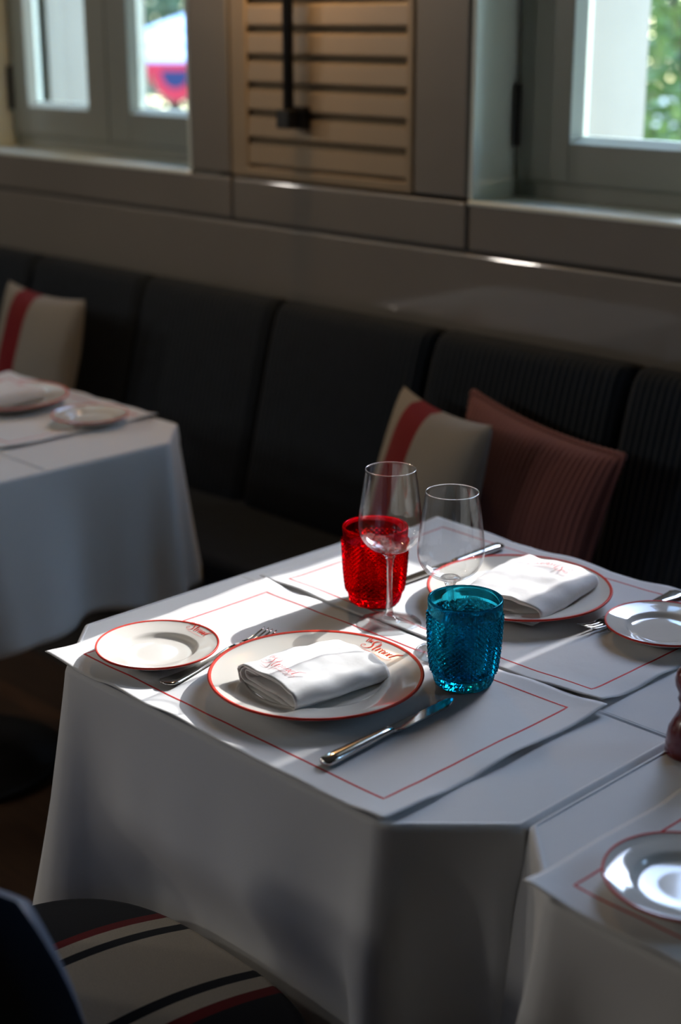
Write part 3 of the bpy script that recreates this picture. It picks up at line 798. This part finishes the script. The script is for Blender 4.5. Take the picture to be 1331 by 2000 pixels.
# ------------------------------------------------------------------ cushions
def cushion(name, a, b, T, material, TL, TR, down, label, ribs=0, trim=None):
    """TL, TR: upper corners; down: direction of the side edges"""
    TL, TR, dn = Vector(TL), Vector(TR), Vector(down).normalized()
    xd = (TR - TL).normalized(); dn = (dn - xd * dn.dot(xd)).normalized(); nd = xd.cross(-dn).normalized()   # faces the room
    n = 61 if not ribs else ribs * 6 + 1; nv = 41; V, F = [], []
    def pt(u, v, sgn):
        th = T * (max(0, (1 - u ** 2)) * max(0, (1 - v ** 2))) ** .42
        x = a * u * (1 - .075 * (1 - v * v)); y = b * v * (1 - .075 * (1 - u * u))
        if ribs: th += .0032 * abs(math.sin(PI * ribs * (u + 1) / 2)) * min(1, th / .01)
        th += .004 * N3(x * 9, y * 9, a * 10) * min(1, th / .02)
        return (x, y, sgn * th)
    for sgn in (1, -1):
        off = len(V)
        for j in range(nv):
            for i in range(n): V.append(pt(2 * i / (n - 1) - 1, 2 * j / (nv - 1) - 1, sgn))
        g = grid_faces(n, nv, off); F += g if sgn > 0 else [f[::-1] for f in g]
    o = obj('fabric', V, F, material)
    e = tag(empty(name), label, 'cushion')
    c = (TL + TR) / 2 + dn * b * .96
    e.matrix_world = Matrix(((xd.x, -dn.x, nd.x, c.x), (xd.y, -dn.y, nd.y, c.y), (xd.z, -dn.z, nd.z, c.z), (0, 0, 0, 1)))
    o.parent = e
    if trim:
        path = []
        m = 60
        for s in range(4):
            for i in range(m):
                t = 2 * i / m - 1
                u, v = ((t, -1), (1, t), (-t, 1), (-1, -t))[s]
                p = pt(u, v, 1); path.append((p[0] * 1.012, p[1] * 1.012, 0))
        V, F = [], []
        V, F = tube(path, .006, 7, True)
        # beaded edge: the cord swells and narrows
        q = [Vector(v) for v in V]; k = 7
        for i in range(len(path)):
            cc = Vector(path[i]); f = 1.0 if i % 2 else .62
            for j in range(k): q[i * k + j] = cc + (q[i * k + j] - cc) * f
        obj('edge_trim', q, F, trim, e)
    return e
cushion('cushion', .20, .20, .062, 'cushion', (-2.066, 2.225, .824), (-1.735, 2.085, .836), (-.17, -.20, -.9), 'cream cushion with a wide red band leaning behind the wine glasses')
cushion('cushion', .205, .20, .06, 'maroon', (-1.89, 2.245, .836), (-1.522, 2.195, .800), (.06, -.20, -.9), 'maroon ribbed cushion with beaded trim behind the rear plate', ribs=32, trim='maroon')
cushion('cushion', .20, .20, .06, 'cushion', (-3.50, 2.20, .880), (-3.115, 2.165, .882), (-.02, -.22, -.9), 'cream cushion with red band beyond the far left table')

# ------------------------------------------------------------------ chair at the near side of the middle table
ch = tag(empty('dining_chair', (-1.236, .78, 0)), 'navy chair with striped beige seat at the lower left', 'chair')
def pad(name, hw, y0, y1, z0, z1, crown, material, parent, p=3.4):
    """upholstered pad: rounded plan, rolled edge, crowned top; the mesh origin is the pad's own middle"""
    n, rings = 72, 16; V, F = [], []; cy, hl = (y0 + y1) / 2, (y1 - y0) / 2
    def ring(s, z):
        out = []
        for k in range(n):
            t = 2 * PI * k / n; c, si = math.cos(t), math.sin(t)
            out.append((hw * s * math.copysign(abs(c) ** (2 / p), c), cy + hl * s * math.copysign(abs(si) ** (2 / p), si), z))
        return out
    st = [(.90, z0), (.97, z0 + .006), (1.0, z0 + .022)]
    hgt = z1 - z0
    for i in range(1, 9):
        a = i / 8 * PI / 2; st.append((1 - .10 * (1 - math.cos(a)), z0 + .022 + (hgt - .022) * math.sin(a)))
    for i in range(1, 10):
        s = .9 * (1 - i / 10); st.append((s, z1 + crown * (1 - (s / .9) ** 2)))
    for s, z in st: V += ring(s, z)
    m = len(st)
    for j in range(m - 1):
        for k in range(n):
            k2 = (k + 1) % n; F.append((j * n + k, j * n + k2, (j + 1) * n + k2, (j + 1) * n + k))
    F.append(tuple(range(n - 1, -1, -1))); V.append((0, cy, z1 + crown)); c = len(V) - 1
    for k in range(n): F.append(((m - 1) * n + k, (m - 1) * n + (k + 1) % n, c))
    return obj(name, V, F, material, parent)
pad('seat', .275, -.26, .250, .385, .474, .036, 'seat_stripe', ch, p=3.0)
box('seat_frame', (-.235, -.22, .335), (.235, .20, .384), 'wood', ch, bevel=.008)
# curved upholstered back
V, F = [], []
nu, nv = 41, 33; hw = .292
for sgn in (1, -1):
    off = len(V)
    for j in range(nv):
        for i in range(nu):
            u, v = 2 * i / (nu - 1) - 1, 2 * j / (nv - 1) - 1
            su, sv = u * math.sqrt(1 - v * v / 2 * .62), v * math.sqrt(1 - u * u / 2 * .62)
            th = .038 * max(0, 1 - max(abs(u), abs(v)) ** 6) ** .5
            x = hw * su; z = .628 + .25 * sv
            yb = -.28 + .13 * (x / hw) ** 2
            V.append((x, yb + sgn * th, z))
    g = grid_faces(nu, nv, off); F += g[::1] if sgn < 0 else [f[::-1] for f in g]
obj('backrest', V, F, 'navy_back', ch)
for (x, y) in ((-.21, -.24), (.21, -.24), (-.215, .17), (.215, .17)):
    V, F = tube([(x * 1.06, y * 1.06, .002), (x, y, .34), (x, y, .36)], lambda t: .014 + .007 * t, 12); obj('leg', V, F, 'wood', ch)
for x in (-.19, .19):
    V, F = tube([(x, -.205, .345), (x, -.222, .44), (x, -.226, .52)], .016, 10); obj('back_post', V, F, 'wood', ch)

# ------------------------------------------------------------------ wall lamp on the louvred panel
wl = tag(empty('wall_lamp', (-2.592, WY - .034, 1.33)), 'black iron wall lamp rod with block foot on the louvred panel', 'wall lamp')
V, F = tube([(0, 0, .0), (0, 0, .72)], .0125, 16); obj('rod', V, F, 'iron', wl)
box('rod_end', (-.021, -.021, -.012), (.021, .021, .030), 'iron', wl, bevel=.004)
box('wall_bracket', (-.017, .012, -.014), (.030, .042, .036), 'iron', wl, bevel=.004)
box('wall_bracket', (-.017, .012, .66), (.030, .042, .71), 'iron', wl, bevel=.004)
V, F = lathe([(.105, .62), (.112, .62), (.085, .78), (.078, .78), (.105, .62)], 40); obj('lamp_shade', V, F, mat('linen_shade', (.75, .62, .42), .9), wl)
V, F = lathe([(0, .64), (.018, .65), (.026, .67), (.022, .695), (.012, .72), (0, .72)], 20)
m_, nt_, b_ = new_mat('warm_bulb'); b_.inputs['Emission Color'].default_value = (1, .62, .30, 1); b_.inputs['Emission Strength'].default_value = 60
obj('bulb', V, F, m_, wl)
d = bpy.data.lights.new('wall_lamp_light', 'POINT'); o = bpy.data.objects.new('wall_lamp_light', d); COL.objects.link(o)
d.energy = 10.5; d.color = (1, .64, .32); d.shadow_soft_size = .03; o.location = (-2.592, WY - .034 - .04, 1.94)

# ------------------------------------------------------------------ outside
struct(box('ground', (-40, OY, -1.4), (30, 60, -1.3), 'ground'))
def tree(loc, height, rx, rz, n, label, leaf='leaf', size=.075, seed=1, trunk=True):
    rnd = random.Random(seed)
    t = tag(empty('tree', loc), label, 'tree', 'trees beyond the windows')
    V, F = [], []
    cz = height - rz
    blobs = [(rnd.uniform(-.55, .55) * rx, rnd.uniform(-.55, .55) * rx, cz + rnd.uniform(-.6, .6) * rz, rnd.uniform(.45, .65)) for _ in range(9)]
    for i in range(n):
        bx, by, bz, s = rnd.choice(blobs)
        d = Vector((rnd.gauss(0, 1), rnd.gauss(0, 1), rnd.gauss(0, 1))).normalized() * (rnd.random() ** .4)
        p = Vector((bx + d.x * rx * s, by + d.y * rx * s, bz + d.z * rz * s))
        a = Vector((rnd.gauss(0, 1), rnd.gauss(0, 1), rnd.gauss(0, .6))).normalized(); b = a.cross(Vector((rnd.gauss(0, 1), rnd.gauss(0, 1), rnd.gauss(0, 1)))).normalized()
        c = a.cross(b) * .18
        L, w = size * rnd.uniform(.7, 1.3), size * rnd.uniform(.28, .42); k = len(V)
        V += [p - a * L, p + b * w + c * w, p + a * L, p - b * w + c * w]; F += [(k, k + 1, k + 2), (k, k + 2, k + 3)]
    o = obj('foliage', V, F, leaf, t, smooth=False); o['kind'] = 'stuff'
    V, F = tube([(0, 0, 0), (.03, .02, height * .3), (-.02, .03, height * .6), (0, 0, height * .85)], lambda s: .09 * (1 - .75 * s), 10); obj('trunk', V, F, 'bark', t)
    for k in range(5):
        bx, by, bz, s = blobs[k]; V, F = tube([(0, 0, height * .35), (bx * .5, by * .5, (height * .35 + bz) / 2 + .1), (bx, by, bz)], lambda s: .035 * (1 - .7 * s), 6); obj('branch', V, F, 'bark', t)
    return t
tree((-3.55, 5.9, -1.3), 4.3, 1.25, 1.75, 5200, 'leafy bright green tree filling the right-hand window', size=.06, seed=3)
tree((-5.6, 9.1, -1.3), 4.4, 1.5, 1.9, 5200, 'green tree seen deeper behind the right-hand window', size=.07, seed=4)
tree((-14.6, 11.6, -1.3), 5.0, 1.9, 2.3, 5000, 'dark tree above the parasol in the left window', 'leaf_dark', .10, seed=5)
tree((-19.6, 15.6, -1.3), 5.4, 2.2, 2.6, 5000, 'dark tree behind the parasol in the left window', 'leaf_dark', .10, seed=6)

pa = tag(empty('parasol', (-8.75, 7.6, -1.18)), 'blue and white parasol with red scalloped edge outside the left window', 'parasol')
V, F = tube([(0, 0, 0), (0, 0, 2.95)], .025, 12); obj('pole', V, F, 'wood', pa)
can = empty('canopy_origin'); bpy.data.objects.remove(can)
Rp, n8 = 1.35, 8; z_e, z_t = 2.46, 2.93
V, F = [], []
steps = 8; seg = 64
for j in range(steps + 1):
    f = j / steps; r = Rp * f
    for k in range(seg):
        a = 2 * PI * k / seg; sag = 1 - .035 * (1 - abs(math.cos(a * n8 / 2))) * f
        V.append((r * sag * math.cos(a), r * sag * math.sin(a), (z_t - z_e) * (1 - f) ** 1.05 - .0))
for j in range(steps):
    for k in range(seg):
        k2 = (k + 1) % seg; F.append((j * seg + k, (j + 1) * seg + k, (j + 1) * seg + k2, j * seg + k2))
o = obj('canopy', V, F, 'canopy', pa); o.location = (0, 0, z_e)
so = o.modifiers.new('thickness', 'SOLIDIFY'); so.thickness = .006
M['bunt_red'] = mat('red_bunting', (.55, .03, .06), .9); M['bunt_blue'] = mat('navy_bunting', (.02, .03, .11), .9)
ns = 24
for k in range(ns):                # half-round scallops hanging from the edge
    a0 = 2 * PI * k / ns; w = 2 * PI * Rp / ns * .5
    for rr, dep, mm, nm in ((1.0, .0, 'bunt_red', 'scallop'), (.55, .012, 'bunt_blue', 'scallop_centre')):
        V = []
        for layer in (0, .008):
            for i in range(13):
                t = PI * i / 12; x = math.cos(t) * w * rr * .98; zz = -.05 - math.sin(t) * w * rr * 1.15
                if rr < 1: zz -= .01
                V.append((Rp * .995 + dep + layer, x, zz))
            if rr == 1.0: pass
        m = 13; F = [tuple(range(m)), tuple(range(2 * m - 1, m - 1, -1))] + [(i + 1, i, m + i, m + i + 1) for i in range(m - 1)] + [(0, m - 1, 2 * m - 1, m)]
        o = obj(nm, V, F, mm, pa, smooth=False); o.location = (0, 0, z_e + .02); o.rotation_euler = (0, 0, a0)
V, F = lathe([(Rp * .985, -.055), (Rp * .985, .01), (Rp * .998, .01), (Rp * .998, -.055), (Rp * .985, -.055)], 96); o = obj('edge_band', V, F, 'bunt_red', pa); o.location = (0, 0, z_e)
M['terracotta'] = mat('orange_terracotta', (.62, .20, .06), .8)
pt_ = tag(empty('planter', (-9.35, 7.3, -1.3)), 'orange terracotta urn below the parasol outside the left window', 'planter')
V, F = lathe([(0, 0), (.22, 0), (.24, .04), (.14, .3), (.12, .9), (.22, 1.2), (.34, 1.6), (.36, 1.9), (.30, 2.02), (.34, 2.08), (.34, 2.12), (.27, 2.12), (.25, 1.9), (0, 1.85)], 40); obj('urn', V, F, 'terracotta', pt_)
